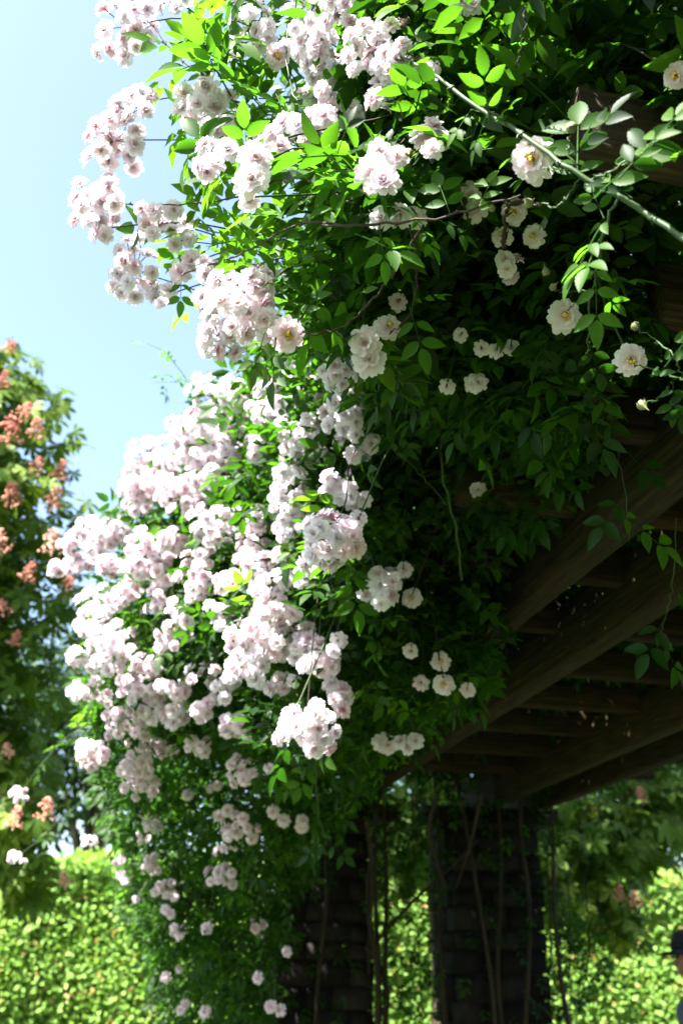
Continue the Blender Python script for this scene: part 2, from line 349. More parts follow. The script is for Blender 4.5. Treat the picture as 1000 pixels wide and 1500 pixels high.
# ------------------------------------------------------------------ depth of the rose's face, from the size of the flowers and the roof line
DS = np.array([(420,490,1.62),(362,250,1.5),(560,265,1.5),(778,235,1.35),(825,462,1.7),(922,527,1.6),(165,220,2.1),(185,40,2.05),(140,295,2.1),(490,790,2.1),(560,865,2.4),
 (650,1000,2.7),(580,1092,2.9),(430,1070,2.4),(700,717,2.5),(720,512,1.9),(690,560,2.0),(380,930,2.75),(300,985,3.2),(210,820,3.4),(140,1100,3.6),(300,600,3.5),(120,800,4.0),
 (275,1165,4.3),(300,1358,4.5),(378,1432,4.6),(240,1430,5.2),(560,60,1.65),(475,110,1.85),(300,150,1.9),(205,385,2.15),(310,415,2.05),(250,320,2.1),(350,450,1.75),(440,650,2.6),
 (500,600,2.4),(425,560,2.9),(330,690,3.3),(230,680,3.7),(370,820,3.0),(400,870,2.7),(215,1030,3.4),(345,1065,3.2),(345,1210,4.0),(230,1300,4.6),(180,1270,4.9),(450,1195,3.9),
 (540,505,1.7),(635,200,1.5),(740,330,1.75),(600,700,2.6),(640,850,2.95),(530,960,2.5),(690,930,2.75),(520,1150,3.7),(470,1300,4.6),(30,1165,4.9),(28,1255,5.0),(990,110,1.4),(680,5,1.5),(430,180,1.75),(490,20,1.75),(380,30,1.9)], float)
def D(x, y):
    w = 1.0 / (((DS[:, 0] - x) ** 2 + (DS[:, 1] - y) ** 2) + 900) ** 1.7
    return float((w * DS[:, 2]).sum() / w.sum())
# flower clusters seen in the photograph: x, y, rx, ry, count, flower diameter (all px)
CLU = [(185,38,42,42,11,40),(262,2,26,8,3,34),(368,38,28,38,8,34),(432,30,16,45,5,34),(492,18,34,22,6,38),(408,85,4,4,1,44),(545,68,44,34,11,42),(475,112,26,34,9,40),(553,137,12,18,3,42),(604,98,24,14,4,40),
 (198,152,26,18,5,44),(165,205,34,36,10,42),(140,292,28,40,10,40),(150,335,14,12,3,36),(308,160,38,34,9,44),(312,228,24,22,4,46),(362,247,14,18,2,62),(374,288,10,8,1,40),(395,208,16,14,3,46),(432,190,18,12,3,46),(465,178,16,12,3,44),(497,166,18,8,2,46),
 (240,322,32,24,7,38),(265,352,10,8,2,32),(268,390,14,12,2,40),(193,395,28,42,11,36),(235,435,10,16,3,32),(312,415,18,34,7,38),(352,445,42,42,15,48),(380,405,16,12,3,38),(322,495,20,26,6,40),(422,491,3,3,1,62),(538,512,12,14,2,56),(567,480,4,4,1,46),(583,440,3,3,1,32),
 (632,198,16,20,3,54),(560,263,14,14,2,62),(568,318,16,10,2,44),(606,318,3,3,1,38),(570,228,16,8,2,42),(778,235,2,2,1,74),(825,462,2,2,1,56),(922,527,2,2,1,54),(680,4,12,4,2,40),(990,110,3,3,1,48),
 (692,300,6,14,2,42),(752,315,4,4,1,46),(780,345,4,4,1,42),(735,345,4,4,1,38),(745,392,10,16,3,38),(705,512,2,2,1,28),(727,512,2,2,1,28),(748,508,2,2,1,32),(653,567,2,2,1,30),(700,561,8,2,2,34),(675,490,2,2,1,24),(700,717,2,2,1,30),
 (520,650,22,14,4,38),(505,600,30,30,8,36),(442,650,28,40,12,34),(497,715,18,20,5,34),(523,728,10,8,2,30),(442,565,42,32,18,30),(500,540,26,30,9,32),(340,585,58,32,26,28),(300,640,52,34,26,28),(232,680,44,34,22,26),(205,722,26,24,12,25),(335,690,48,28,20,28),(282,725,56,24,22,27),
 (150,778,44,18,14,25),(315,768,34,30,11,28),(118,812,30,18,10,24),(400,590,32,32,14,28),(425,740,26,42,14,29),(215,818,30,46,18,28),(287,840,24,32,10,28),(372,820,20,34,10,28),(142,893,28,32,11,29),(165,945,32,36,13,29),(255,915,22,32,8,28),(215,972,16,14,5,28),(122,1012,18,14,5,25),
 (222,1025,30,30,10,29),(252,1045,18,16,5,29),(178,1060,24,22,7,27),(298,986,20,16,4,30),(400,868,30,52,14,33),(446,842,10,16,3,33),(380,945,44,46,19,36),(432,942,26,22,7,36),(466,962,22,22,6,36),(490,948,10,10,2,32),(412,1000,16,10,3,34),
 (488,792,40,34,13,42),(524,762,2,2,1,32),(556,860,20,24,5,38),(590,834,2,2,1,30),(602,875,2,2,1,38),(448,1066,40,32,10,40),(430,1046,2,2,1,36),(496,1020,12,20,4,34),(643,968,2,2,1,32),(617,1000,2,4,1,28),(650,1002,2,2,1,38),(684,1010,2,2,1,28),(603,955,2,2,1,26),(565,1090,8,4,2,32),(596,1090,12,8,3,30),
 (346,1065,20,16,6,28),(355,1125,18,22,6,28),(136,1105,22,18,7,26),(200,1096,20,26,8,25),(202,1142,22,24,8,24),(275,1165,2,2,1,21),(218,1213,18,18,7,17),(352,1212,26,20,7,23),(330,1190,10,8,2,22),(400,1188,2,2,1,26),(414,1202,4,4,1,24),(444,1203,3,9,2,24),(390,1122,6,4,1,20),(312,1150,8,8,2,18),
 (132,1232,9,7,4,14),(30,1163,12,9,4,17),(26,1255,9,9,3,17),(178,1262,8,6,2,17),(180,1287,8,6,2,17),(220,1265,10,12,5,18),(243,1300,14,10,5,17),(256,1313,3,3,1,18),(322,1284,18,14,6,24),(246,1336,8,6,2,17),(262,1362,10,7,4,17),(302,1358,2,2,1,22),(378,1357,8,9,3,24),(240,1431,2,2,1,19),(262,1419,2,2,1,14),(378,1432,2,2,1,23),(267,1477,7,6,2,17),(298,1483,2,2,1,20),(402,1476,8,6,2,21),(198,1318,4,4,1,14),(420,1395,2,2,1,18),(330,1240,12,8,3,20),(290,1090,14,12,4,25),(150,1020,12,10,3,24),
 (470,60,22,18,5,36),(250,790,18,14,5,27),(180,870,14,12,4,27),(230,880,14,14,5,27),(320,900,14,14,4,29),(330,850,12,14,4,28),(185,1000,12,12,4,27),(330,1010,14,12,4,29),(300,1040,12,10,3,28),(240,1100,12,12,4,25),(160,830,14,12,4,26),(270,660,18,12,5,28),(380,650,16,18,6,29),(375,760,12,14,4,28),(260,1010,12,12,3,27),(110,960,10,12,3,26),(90,830,14,10,4,24)]
OUTDIR = np.array([-0.45, -0.75, 0.25])
near = thing('climbing_rose', 'climbing rose with arching sprays of large pale pink flowers against the sky and timber', 'rose', (1.0, -0.70, 0), 'roses over the pergola')
far = thing('climbing_rose', 'climbing rose thick with massed white-pink flowers, cascading to the ground over the left pier', 'rose', (1.02, PY - 0.34, 0), 'roses over the pergola')
bare = thing('climbing_rose', 'shaded flowerless climbing rose, bare brown stems twining up the right pier', 'rose', (2.62, PY - 0.36, 0), 'roses over the pergola')
PL = {'near': near, 'far': far}
flowers = {'near': [], 'far': []}; leaves = {'near': [], 'far': []}; twigs = {'near': Acc(), 'far': Acc()}
YSPLIT = 2.45
def whose(p): return 'near' if p[1] < YSPLIT else 'far'
def add_leaf(k, p, d, n, s, front, sun_tint=0): leaves[k].append((p, d, n, s, front, sun_tint))
def leafy(k, path, step, s0, front, start=0.3, sun_tint=0):
    seg = np.linalg.norm(np.diff(path, axis=0), axis=1); cum = np.concatenate([[0], np.cumsum(seg)]); tot = cum[-1]
    a = tot * start; side = 1
    while a < tot * 0.99:
        p = np.array([np.interp(a, cum, path[:, i]) for i in range(3)]); i = min(len(path) - 2, int(np.searchsorted(cum, a))); t = nrm(path[i + 1] - path[max(0, i - 1)])
        lat = nrm(np.cross(t, (0, 0, 1.0)) + rng.normal(0, .25, 3)); d = t * 0.35 + side * lat + np.array((0, 0, rng.uniform(-.75, .25)))
        n = np.array((0, 0, 1.0)) + rng.normal(0, .45, 3) + OUTDIR * 0.35
        add_leaf(k, p, d, n, s0 * rng.uniform(.75, 1.2), front, sun_tint); side = -side; a += step * rng.uniform(.7, 1.4)
canes = []
for (x, y, rx, ry, n, sz) in CLU:
    dep = D(x, y); m = 0.5 * (rx + ry) * dep / FPX; T0 = at(x, y, dep); k = whose(T0)
    if n > 2: n = int(round(n * 1.5)); rx *= 1.12; ry *= 1.12
    pts = []; tries = 0
    while len(pts) < n and tries < 4000:
        tries += 1; u, v = rng.uniform(-1, 1, 2)
        th = math.atan2(v, u); lim = 0.85 + 0.28 * math.sin(2 * th + x) + 0.2 * math.sin(3 * th + y * .7) + (0.35 if rng.random() < .12 else 0)
        if u * u + v * v > lim * lim: continue
        md = 0.60 * sz * (1 - tries / 4500)
        if n > 1 and any((u - a) ** 2 * rx * rx + (v - b) ** 2 * ry * ry < md * md for a, b in pts): continue
        pts.append((u, v))
    dome = min(0.16, m * 0.9); Tc = at(x, y, dep + dome * 0.8)
    for u, v in pts:
        h = math.sqrt(max(0, 1 - u * u - v * v)); dd = dep - dome * (h - 0.5) + rng.normal(0, 0.038 if n > 2 else 0.0)
        p = at(x + u * rx, y + v * ry, dd); dia = sz * dd / FPX * (rng.uniform(0.70, 1.06) if n > 2 else rng.uniform(0.95, 1.08))
        dia = min(max(dia, 0.036), 0.088)
        nn = nrm((OUTDIR * 0.9 if n > 2 else nrm(CAM - p) * 0.9 + OUTDIR * 0.35) + (nrm(p - Tc) * 0.9 if n > 2 else 0) + rng.normal(0, 0.42 if n > 2 else 0.25, 3) + np.array((0, 0, -0.05)))
        flowers[k].append((p, nn, dia / 2, sz, n))
        if m > 0.006 or True:
            e = Tc + (at(x, y + 4, dep) - Tc) * 0.2; mid = (p - nn * dia * 0.55 + e) / 2 + rng.normal(0, .008, 3)
            vv, qq = tube(bez((e, mid, p - nn * dia * 0.05), 5), 0.0014, 0.0011, 4); twigs[k].add(vv, qq)
    # the cane that carries the cluster: springs from the roof, arches over and hangs
    sx = 0.62 + 0.5 * rng.random(); s_ = np.array([max(sx, T0[0] + 0.12), T0[1] + rng.uniform(-0.15, 0.45), 2.86 + rng.uniform(-.05, .12)])
    if T0[2] < 2.1 and T0[1] > 3.4: s_ = np.array([1.0 + rng.uniform(-.15, .1), min(5.6, T0[1] + 0.5), T0[2] + rng.uniform(.5, .9)])
    if x < 80: s_ = np.array([0.5, 5.2, 2.6])
    top = np.array([(s_[0] * .45 + Tc[0] * .55), (s_[1] * .4 + Tc[1] * .6), max(s_[2], Tc[2]) + rng.uniform(0.02, 0.15)]) + rng.normal(0, .07, 3)
    path = bez((s_, s_ * .5 + top * .5 + (0, 0, .05) + rng.normal(0, .09, 3), top, Tc + nrm(T0 - Tc) * 0.01), 12) + np.concatenate([np.zeros((1, 3)), rng.normal(0, .006, (10, 3)), np.zeros((1, 3))])
    canes.append((k, path, (0.0032 if y > 520 else 0.0022) + rng.random() * .0012))
    leafy(k, path[:-1], 0.07 if y > 520 else (0.055 if x < 320 else 0.085), 0.050 if y > 520 else 0.056, True, 0.45, y < 480 or rng.random() < .25)  # leaves high in view take the painted sun tint, others at random
for q in (((330,600,3.6),(290,575,3.65),(262,540,3.7),(240,515,3.72),(208,500,3.75)), ((300,580,3.65),(265,560,3.7),(225,560,3.75))):
    path = smooth_path([at(*c) for c in q], 16); canes.append(('far', path, .0022)); leafy('far', path, .06, .035, True, .3, 1)
# ------------------------------------------------------------------ foreground canes traced from the photograph (pixel and depth)
def P(*q): return smooth_path([at(a, b, c) for a, b, c in q], 24)
HERO = [(P((1060,384,1.16),(1000,348,1.2),(930,302,1.25),(860,262,1.29),(800,225,1.33),(745,184,1.38),(700,158,1.42),(640,112,1.5),(560,70,1.7)), 0.0043, M_CANE),
 (P((470,330,1.62),(520,330,1.54),(580,326,1.5),(640,320,1.48),(700,304,1.46),(762,286,1.44)), 0.0034, M_CANEB),
 (P((905,290,1.26),(888,330,1.28),(878,380,1.32),(866,430,1.38),(860,500,1.45),(862,530,1.5)), 0.0026, M_CANE),
 (P((866,430,1.38),(850,426,1.5),(826,428,1.6),(806,424,1.62)), 0.0014, M_CANE),
 (P((866,425,1.38),(845,440,1.55),(830,455,1.68)), 0.0014, M_CANE),
 (P((1050,560,1.3),(1000,556,1.36),(960,543,1.46),(928,532,1.58)), 0.0022, M_CANE),
 (P((1000,556,1.36),(985,520,1.36),(950,490,1.42),(932,480,1.46)), 0.0018, M_CANE),
 (P((978,566,1.36),(960,586,1.4),(935,588,1.45)), 0.0016, M_CANE),
 (P((850,258,1.3),(820,300,1.32),(795,298,1.35),(778,302,1.36)), 0.0018, M_CANE),
 (P((845,252,1.3),(820,250,1.3),(795,244,1.33)), 0.0018, M_CANE),
 (P((842,250,1.3),(832,215,1.3),(838,190,1.31)), 0.0016, M_CANE),
 (P((860,262,1.29),(905,245,1.26),(950,215,1.23),(1010,160,1.2)), 0.0022, M_CANE),
 (P((745,184,1.38),(730,170,1.38),(712,160,1.39),(705,135,1.4)), 0.0016, M_CANE),
 (P((620,330,1.5),(560,420,1.6),(500,480,1.66),(440,490,1.64)), 0.003, M_CANEB),
 (P((600,330,1.5),(610,400,1.6),(600,460,1.68),(570,490,1.72)), 0.0025, M_CANEB),
 (P((470,1085,2.5),(462,1110,2.7),(464,1160,3.0),(470,1215,3.2),(482,1232,3.2)), 0.0022, M_CANE),
 (P((500,330,1.6),(430,330,1.65),(360,370,1.8),(300,390,2.0),(250,410,2.1)), 0.0028, M_CANEB),
 (P((520,300,1.6),(430,260,1.7),(340,290,1.9),(250,300,2.05),(180,300,2.08)), 0.0028, M_CANEB),
 (P((520,280,1.6),(420,200,1.75),(330,140,1.9),(260,80,2.0),(215,30,2.05)), 0.0030, M_CANEB),
 (P((540,250,1.6),(470,200,1.75),(430,140,1.8),(420,60,1.85),(435,-20,1.9)), 0.0030, M_CANE),
 (P((640,600,2.5),(650,700,2.45),(668,780,2.5),(676,850,2.6)), 0.0042, M_CANE),
 (P((500,580,2.5),(560,640,2.5),(620,700,2.5),(655,740,2.45)), 0.0028, M_CANE),
 (P((770,10,1.35),(765,60,1.35),(755,100,1.38)), 0.0018, M_CANEB),
 (P((790,300,1.5),(745,300,1.52),(738,340,1.55),(735,362,1.56)), 0.004, M_CANEB),
 (P((880,585,2.2),(900,640,2.1),(915,720,2.05),(920,790,2.05)), 0.002, M_CANE),
 (P((990,760,2.3),(985,850,2.3),(975,900,2.35),(960,940,2.4)), 0.002, M_CANE)]
for path, r, mt in HERO:
    if r < .004: r *= .72
    path = path + np.concatenate([np.zeros((1, 3)), rng.normal(0, .0016, (len(path) - 2, 3)), np.zeros((1, 3))])
    ac = Acc(); v, q = tube(path, r, r * .6, 7); ac.add(v, q)
    for j in range(2, len(path) - 1, 3):        # thorns and leaf nodes
        t = nrm(path[j + 1] - path[j - 1]); o_ = nrm(np.cross(t, rng.normal(0, 1, 3))); p0 = path[j] + o_ * r * .6
        v, q = tube([p0, p0 + o_ * r * 1.0 - t * r * .4, p0 + o_ * r * 1.9 - t * r * 1.3], r * .55, r * .05, 4); ac.add(v, q)
        v, q = tube([path[j] - t * r * .8, path[j], path[j] + t * r * .8], r * 1.12, r * 1.08, 7); ac.add(v, q)
    part('cane', ac.mesh('cane', mt), near)
def hero_leaf(bx, by, tx, ty, dep, dz=0.0, s=None):
    b = at(bx, by, dep); t = at(tx, ty, dep + dz); d = t - b; L = np.linalg.norm(d)
    n = np.array((-.35, -.75, .55)) + rng.normal(0, .28, 3)
    add_leaf('near', b, d, n, (L / 1.95) if s is None else s, 2, by < 480 and rng.random() < .75)
for h in [(716,182,708,92,1.4,-.03),(726,176,752,148,1.38,.0),(712,170,690,225,1.4,.02),(838,230,905,148,1.3,-.02),(845,250,845,160,1.3,.05),(870,290,945,212,1.25,.03),(905,262,968,190,1.22,.02),(940,225,1000,150,1.2,.0),(960,210,1010,225,1.2,.03),
  (925,290,880,255,1.24,.04),(880,330,830,410,1.29,.0),(880,345,850,400,1.3,-.04),(884,320,862,270,1.28,.03),(872,400,872,485,1.36,.0),(868,420,905,450,1.38,.02),(862,500,880,560,1.46,.03),(965,548,1015,478,1.32,.0),(985,556,985,610,1.36,.0),(1000,560,1000,620,1.3,.02),
  (800,235,760,265,1.36,.05),(815,295,790,330,1.36,.02),(780,215,740,235,1.38,.03),(845,240,800,200,1.32,.05),(690,160,660,200,1.44,.0),(590,70,650,15,1.62,-.03),(600,75,645,85,1.6,.0),(520,342,600,372,1.5,-.02),(555,328,565,395,1.52,.0),(610,325,640,370,1.5,.0),(660,316,640,260,1.48,.04),
  (640,320,690,350,1.48,.02),(700,305,720,255,1.46,.03),(494,225,512,168,1.55,.0),(468,232,492,295,1.6,-.02),(520,230,580,250,1.6,.05),(388,486,368,552,1.7,.0),(404,494,394,575,1.68,.0),(440,470,470,420,1.66,.0),(470,450,500,500,1.68,.02),(600,450,622,525,1.66,.0),(610,440,650,430,1.66,.0),(520,440,560,400,1.66,.02),
  (400,380,420,330,1.75,.0),(430,390,470,350,1.7,.0),(350,340,320,300,1.9,.0),(330,350,345,410,1.9,.0),(266,400,265,450,2.1,.0),(478,1230,500,1250,3.2,.0,.05),(480,1232,455,1250,3.2,.0,.05),(464,1160,485,1150,3.0,.0,.035),
  (905,650,950,690,2.1,.0,.055),(915,720,880,770,2.05,.0,.055),(918,760,960,790,2.05,.0,.06),(985,850,1010,900,2.3,.0,.06),(975,900,945,960,2.35,.0,.065),(965,930,990,975,2.38,.0,.06),(760,745,735,790,2.55,.0,.05),(745,730,780,770,2.55,.0,.05),(690,860,720,900,2.65,.0,.05),(700,940,740,975,2.75,.0,.05),(660,1010,665,1045,2.7,.0,.045)]:
    hero_leaf(*h)
BUDS = [(800,404,1.6,16),(806,424,1.62,14),(777,302,1.36,18),(935,590,1.45,20),(932,480,1.46,18),(838,188,1.31,22),(720,310,1.5,14),(640,225,1.5,16),(598,222,1.52,16)]
for bx, by, bd, bs in BUDS:
    V = []; Q = []; L = bs * bd / FPX
    for i, (z, r) in enumerate(((0, .12), (.18, .34), (.42, .40), (.7, .25), (1.0, .06), (1.35, .02))):
        for j in range(7): V.append((r * math.cos(j * .8976) * (1 + .1 * (j % 2)), r * math.sin(j * .8976), z))
    Q = [(i*7+j, i*7+(j+1) % 7, (i+1)*7+(j+1) % 7, (i+1)*7+j) for i in range(5) for j in range(7)]
    Rm = frames(nrm(rng.normal(0, 1, (1, 3))), nrm(np.array([[-.5, -.4, .3]]) + rng.normal(0, .4, (1, 3))))[0]
    part('bud', mesh_np('bud', V, Q, M_BUD), near, mat4(at(bx, by, bd), Rm, L))
for k, path, r in canes: part('cane', mesh_np('cane', *tube(path, r, r * .5, 5), M_CANEB if random.random() < .55 else M_CANE), PL[k])
# ------------------------------------------------------------------ foliage masses
def inside(px, py, poly):
    c = False; j = len(poly) - 1
    for i in range(len(poly)):
        (xi, yi), (xj, yj) = poly[i], poly[j]
        if (yi > py) != (yj > py) and px < (xj - xi) * (py - yi) / (yj - yi) + xi: c = not c
        j = i
    return c
MASS = [(510,-60),(660,-60),(690,120),(670,300),(640,430),(660,540),(660,620),(720,720),(700,850),(735,950),(650,1045),(560,1130),(500,1190),(440,1290),(405,1400),(400,1520),(255,1520),(215,1385),(185,1285),(160,1160),(125,1030),(140,900),(190,800),(185,745),(255,675),(335,605),(400,560),(470,450),(490,300),(510,150)]
AIRY = [(250,20),(430,-40),(520,100),(520,330),(440,420),(330,400),(290,330),(310,230),(260,120)]
def scatter(poly, n, d0, d1, s, front_lim, out=0.5, sun_tint=0.12):
    xs = [q[0] for q in poly]; ys = [q[1] for q in poly]; c = 0
    while c < n:
        x, y = random.uniform(min(xs), max(xs)), random.uniform(min(ys), max(ys))
        if not inside(x, y, poly): continue
        # denser where the mass is near (equal number per square metre of its face)
        dp = D(x, y)
        if random.random() > (dp / 5.2) ** 2 * 0.8 + 0.16: continue
        off = d0 + (d1 - d0) * random.random() ** 1.4; p = at(x, y, dp + off * min(1.0, 0.45 + dp / 6)); c += 1
        if p[2] < 0.08: continue
        d = rng.normal(0, 1, 3) + np.array((-.45, -.45, -.55)); nn = np.array((-.2, -.2, .75)) + OUTDIR * out + rng.normal(0, .5, 3)
        add_leaf(whose(p), p, d, nn, s * rng.uniform(.7, 1.25), 1 if off < front_lim else 0, random.random() < sun_tint)
scatter(MASS, 6600, 0.10, 1.1, 0.052, 0.3)
UNDER = [(640,430),(760,470),(855,550),(872,630),(800,735),(725,820),(700,780),(660,620)]
scatter(UNDER, 560, 0.08, 0.7, 0.05, -.3, sun_tint=0)
scatter([(650,160),(760,250),(900,330),(960,470),(860,540),(760,470),(640,430)], 330, 0.2, 0.9, 0.05, 0.0, sun_tint=0)
scatter(AIRY, 170, -0.05, 0.35, 0.055, 0.3, sun_tint=.9)
def leaf_stuff(lst, tmpl, mat, name, parent):
    acc = Acc()
    pos = np.array([l[0] for l in lst]); Rm = frames(np.array([l[1] for l in lst]), np.array([l[2] for l in lst])); sc = np.array([l[3] for l in lst])
    for i, (T, Q, ti) in enumerate(tmpl):
        m = np.arange(len(lst)) % len(tmpl) == i
        v, q = inst(T, Q, pos[m], Rm[m], sc[m]); acc.add(v, q, (np.tile(ti, m.sum()) * .25 + np.repeat(rng.random(m.sum()) * .4 + np.array([.35 if len(l) > 5 and l[5] else 0 for l in lst])[m], len(T))))  # sun-tinted leaves are pushed to the ramp's brighter end
    part(name, acc.mesh(name, mat, tint=True), parent, stuff=True)
CA = np.array([c for c in CLU], float); CD = np.array([D(c[0], c[1]) for c in CA])
CM = np.where(CA[:, 4] < 3, 22.0, 0.0)
def veils(p):
    u, v, dp = proj(p); g = ((u - CA[:, 0]) / (CA[:, 2] + .35 * CA[:, 5] + CM)) ** 2 + ((v - CA[:, 1]) / (CA[:, 3] + .35 * CA[:, 5] + CM)) ** 2
    return bool(((g < 1.15) & (dp < CD + 0.03)).any())
for k, pl in PL.items():
    L = [l for l in leaves[k] if l[4] == 2 or random.random() < .07 or not veils(l[0] + nrm(l[1]) * .05)]
    dist = np.array([proj(l[0])[2] - (5 if l[4] == 2 else 0) + (0 if l[4] else 9) for l in L]); od = np.argsort(dist)
    for i in od[:300]:
        p, d, n, s, f, lit = L[i]; Rm = frames(np.array([d]), np.array([n]))[0]
        part('leaf', (LEAF_ME_SUN if lit else LEAF_ME)[i % len(LEAF_ME)], pl, mat4(p, Rm, s))
    leaf_stuff([L[i] for i in od[300:]], CL_M, M_LEAF, 'foliage', pl)
    F = sorted(flowers[k], key=lambda f: -f[3])
    acc = Acc(); colr = []
    for i, (p, nn, r, sz, nf) in enumerate(F):
        Rm = frames(nrm(rng.normal(0, 1, (1, 3))), nn[None])[0]   # columns side, direction, normal
        # keep the flower's axis exactly on its normal
        a = nrm(np.cross(nn, rng.normal(0, 1, 3))); b = np.cross(nn, a); Rm = np.stack([a, b, nn], -1)
        if i < 300:
            j = random.randrange(len(FLH)) if nf > 1 else random.choice((0, 3, 7, 10, 12, 14)); fo = part('flower', FLH[j], pl, mat4(p - nn * r * .25, Rm, r))
            st = bpy.data.objects.new('stamens', STM[i % 3]); COL.objects.link(st); st.parent = fo; st.scale = (1.35,) * 3 if nf == 1 else (.75,) * 3
        else:
            T, Q, C = FLL[i % 5]; v, q = inst(T, Q, (p - nn * r * .25)[None], Rm[None], [r]); acc.add(v, q); colr.append(C)
    if colr:
        me = mesh_np('blossom', np.concatenate(acc.V), np.concatenate(acc.Q), M_PETAL, col=np.concatenate(colr)); part('blossom', me, pl, stuff=True)
    part('flower_stalks', twigs[k].mesh('flower_stalks', M_STALK), pl, stuff=True)
# leaves of the roof, in three lots, one for each rose
def roof(n, x0, x1, y0, y1, z0, z1, s, parent, keep=None, tm=None):
    L = []
    while len(L) < n:
        p = np.array([random.uniform(x0, x1), random.uniform(y0, y1), random.uniform(z0, z1)])
        if keep and not keep(p): continue
        L.append((p, rng.normal(0, 1, 3) + np.array((0, 0, -.2)), np.array((-.1, 0, .8)) + rng.normal(0, .4, 3), s * rng.uniform(.75, 1.25)))
    leaf_stuff(L, tm or CL_F, M_LEAF, 'roof_foliage', parent)
def keepnear(p): return p[0] > 0.50 + 0.10 * math.sin(5 * p[1]) + 0.12 * max(0, 0.6 - p[1])
roof(4000, 0.35, 2.0, -1.1, 2.45, 2.78, 2.98, 0.052, near, keepnear, CL_M)
roof(7500, 0.35, 2.0, -1.1, 2.45, 2.98, 3.40, 0.052, near, keepnear)
roof(2600, 0.50, 1.1, -0.6, 2.2, 3.0, 3.5, 0.055, near)
roof(300, 0.75, 2.0, 0.5, 1.0, 2.60, 2.80, 0.052, near, None, CL_M)
roof(420, 0.95, 2.85, 5.55, 6.35, 2.30, 2.80, 0.05, far, None, CL_M)
roof(13000, 0.35, 2.0, 2.45, 6.35, 2.78, 3.35, 0.059, far)
roof(17000, 2.0, 3.35, -0.9, 6.4, 2.78, 3.35, 0.066, bare)
# leaves and stems on the piers
def pier_vine(cx, cy, parent, n, nleaf, zr, seed, side):
    r = random.Random(seed)
    for i in range(n):
        a = r.uniform(-.9, .9) * 1.3 - math.pi / 2 + side; d = 0.30 + r.uniform(0, .05)
        pts = []; 
        for z in np.linspace(0, 2.75, 8):
            a += r.uniform(-.16, .16); c, s = math.cos(a), math.sin(a); q = d / max(abs(c), abs(s)); q = min(q, d * 1.3)
            pts.append((cx + c * q, cy + s * q, z))
        part('cane', mesh_np('cane', *tube(smooth_path(pts, 28), r.uniform(.010, .022), r.uniform(.006, .011), 6), M_CANEB), parent)
    L = []
    for i in range(nleaf):
        a = r.uniform(0, 6.28); q = 0.30 + r.random() ** 2 * 0.16; c, s = math.cos(a), math.sin(a); q2 = min(q / max(abs(c), abs(s)), q * 1.35)
        z = zr[0] + (zr[1] - zr[0]) * r.random() ** 0.7
        L.append((np.array((cx + c * q2, cy + s * q2, z)), np.array((c * .5 + r.uniform(-.5, .5), s * .5 + r.uniform(-.5, .5), -.7)), np.array((c, s, .6)) + rng.normal(0, .3, 3), .045 * r.uniform(.7, 1.2)))
    leaf_stuff(L, CL_M, M_LEAF, 'pier_foliage', parent)
pier_vine(1.345, PY, far, 5, 300, (0.5, 2.6), 3, -.1)
pier_vine(2.345, PY, bare, 5, 260, (0.6, 2.6), 5, .1)
for q, r in [(((545,1385,5.4),(600,1325,5.5),(655,1275,5.6),(700,1230,5.7)), .010), (((535,1385,5.4),(556,1415,5.4),(567,1450,5.4),(566,1485,5.4),(556,1515,5.4)), .014), (((537,1200,5.3),(545,1290,5.4),(540,1400,5.4),(545,1520,5.4)), .010),
            (((640,1160,5.2),(628,1215,5.3),(640,1265,5.4),(652,1300,5.5)), .010), (((705,1160,5.2),(690,1230,5.4),(668,1300,5.6)), .009)]:
    part('cane', mesh_np('cane', *tube(P(*q), r, r * .7, 6), M_CANEB), far)
# hanging leaf strands between and beside the piers
L = []
for x, y0, y1, dp, n in [(560,1190,1400,5.8,40),(600,1180,1340,5.9,40),(580,1220,1360,6.0,30),(630,1200,1420,6.0,36),(610,1420,1500,5.8,16),(640,1400,1500,5.9,22),(812,1320,1470,5.9,40),(830,1340,1460,5.8,40),(856,1340,1450,6.0,34),(800,1300,1500,5.8,36),(875,1360,1430,6.0,14)]:
    for i in range(n):
        p = at(x + random.gauss(0, 14), random.uniform(y0, y1), dp + random.uniform(-.2, .2)); L.append((p, rng.normal(0, 1, 3) + np.array((0, 0, -.6)), rng.normal(0, .6, 3) + np.array((0, -.3, .6)), .042 * random.uniform(.7, 1.2)))
    pts = [at(x, y0 - 60, dp), at(x + 6, (y0 + y1) / 2, dp), at(x - 3, y1, dp)]
    part('cane', mesh_np('cane', *tube(smooth_path(pts, 12), .004, .002, 5), M_CANEB), bare)
leaf_stuff(L, CL_M, M_LEAF, 'hanging_foliage', bare)
# the near rose's own stems, climbing the pier behind the camera
for i in range(4):
    pts = [(1.02 + .03 * i, -.72 + .04 * i, 0), (1.0, -.78, .9), (1.04 + .02 * i, -.74, 1.9), (0.98, -.5 + .2 * i, 2.72), (0.95, .3 + .4 * i, 2.9), (0.9, 1.1 + .4 * i, 2.92)]
    part('cane', mesh_np('cane', *tube(smooth_path(pts, 30), .016, .008, 7), M_CANEB), near)
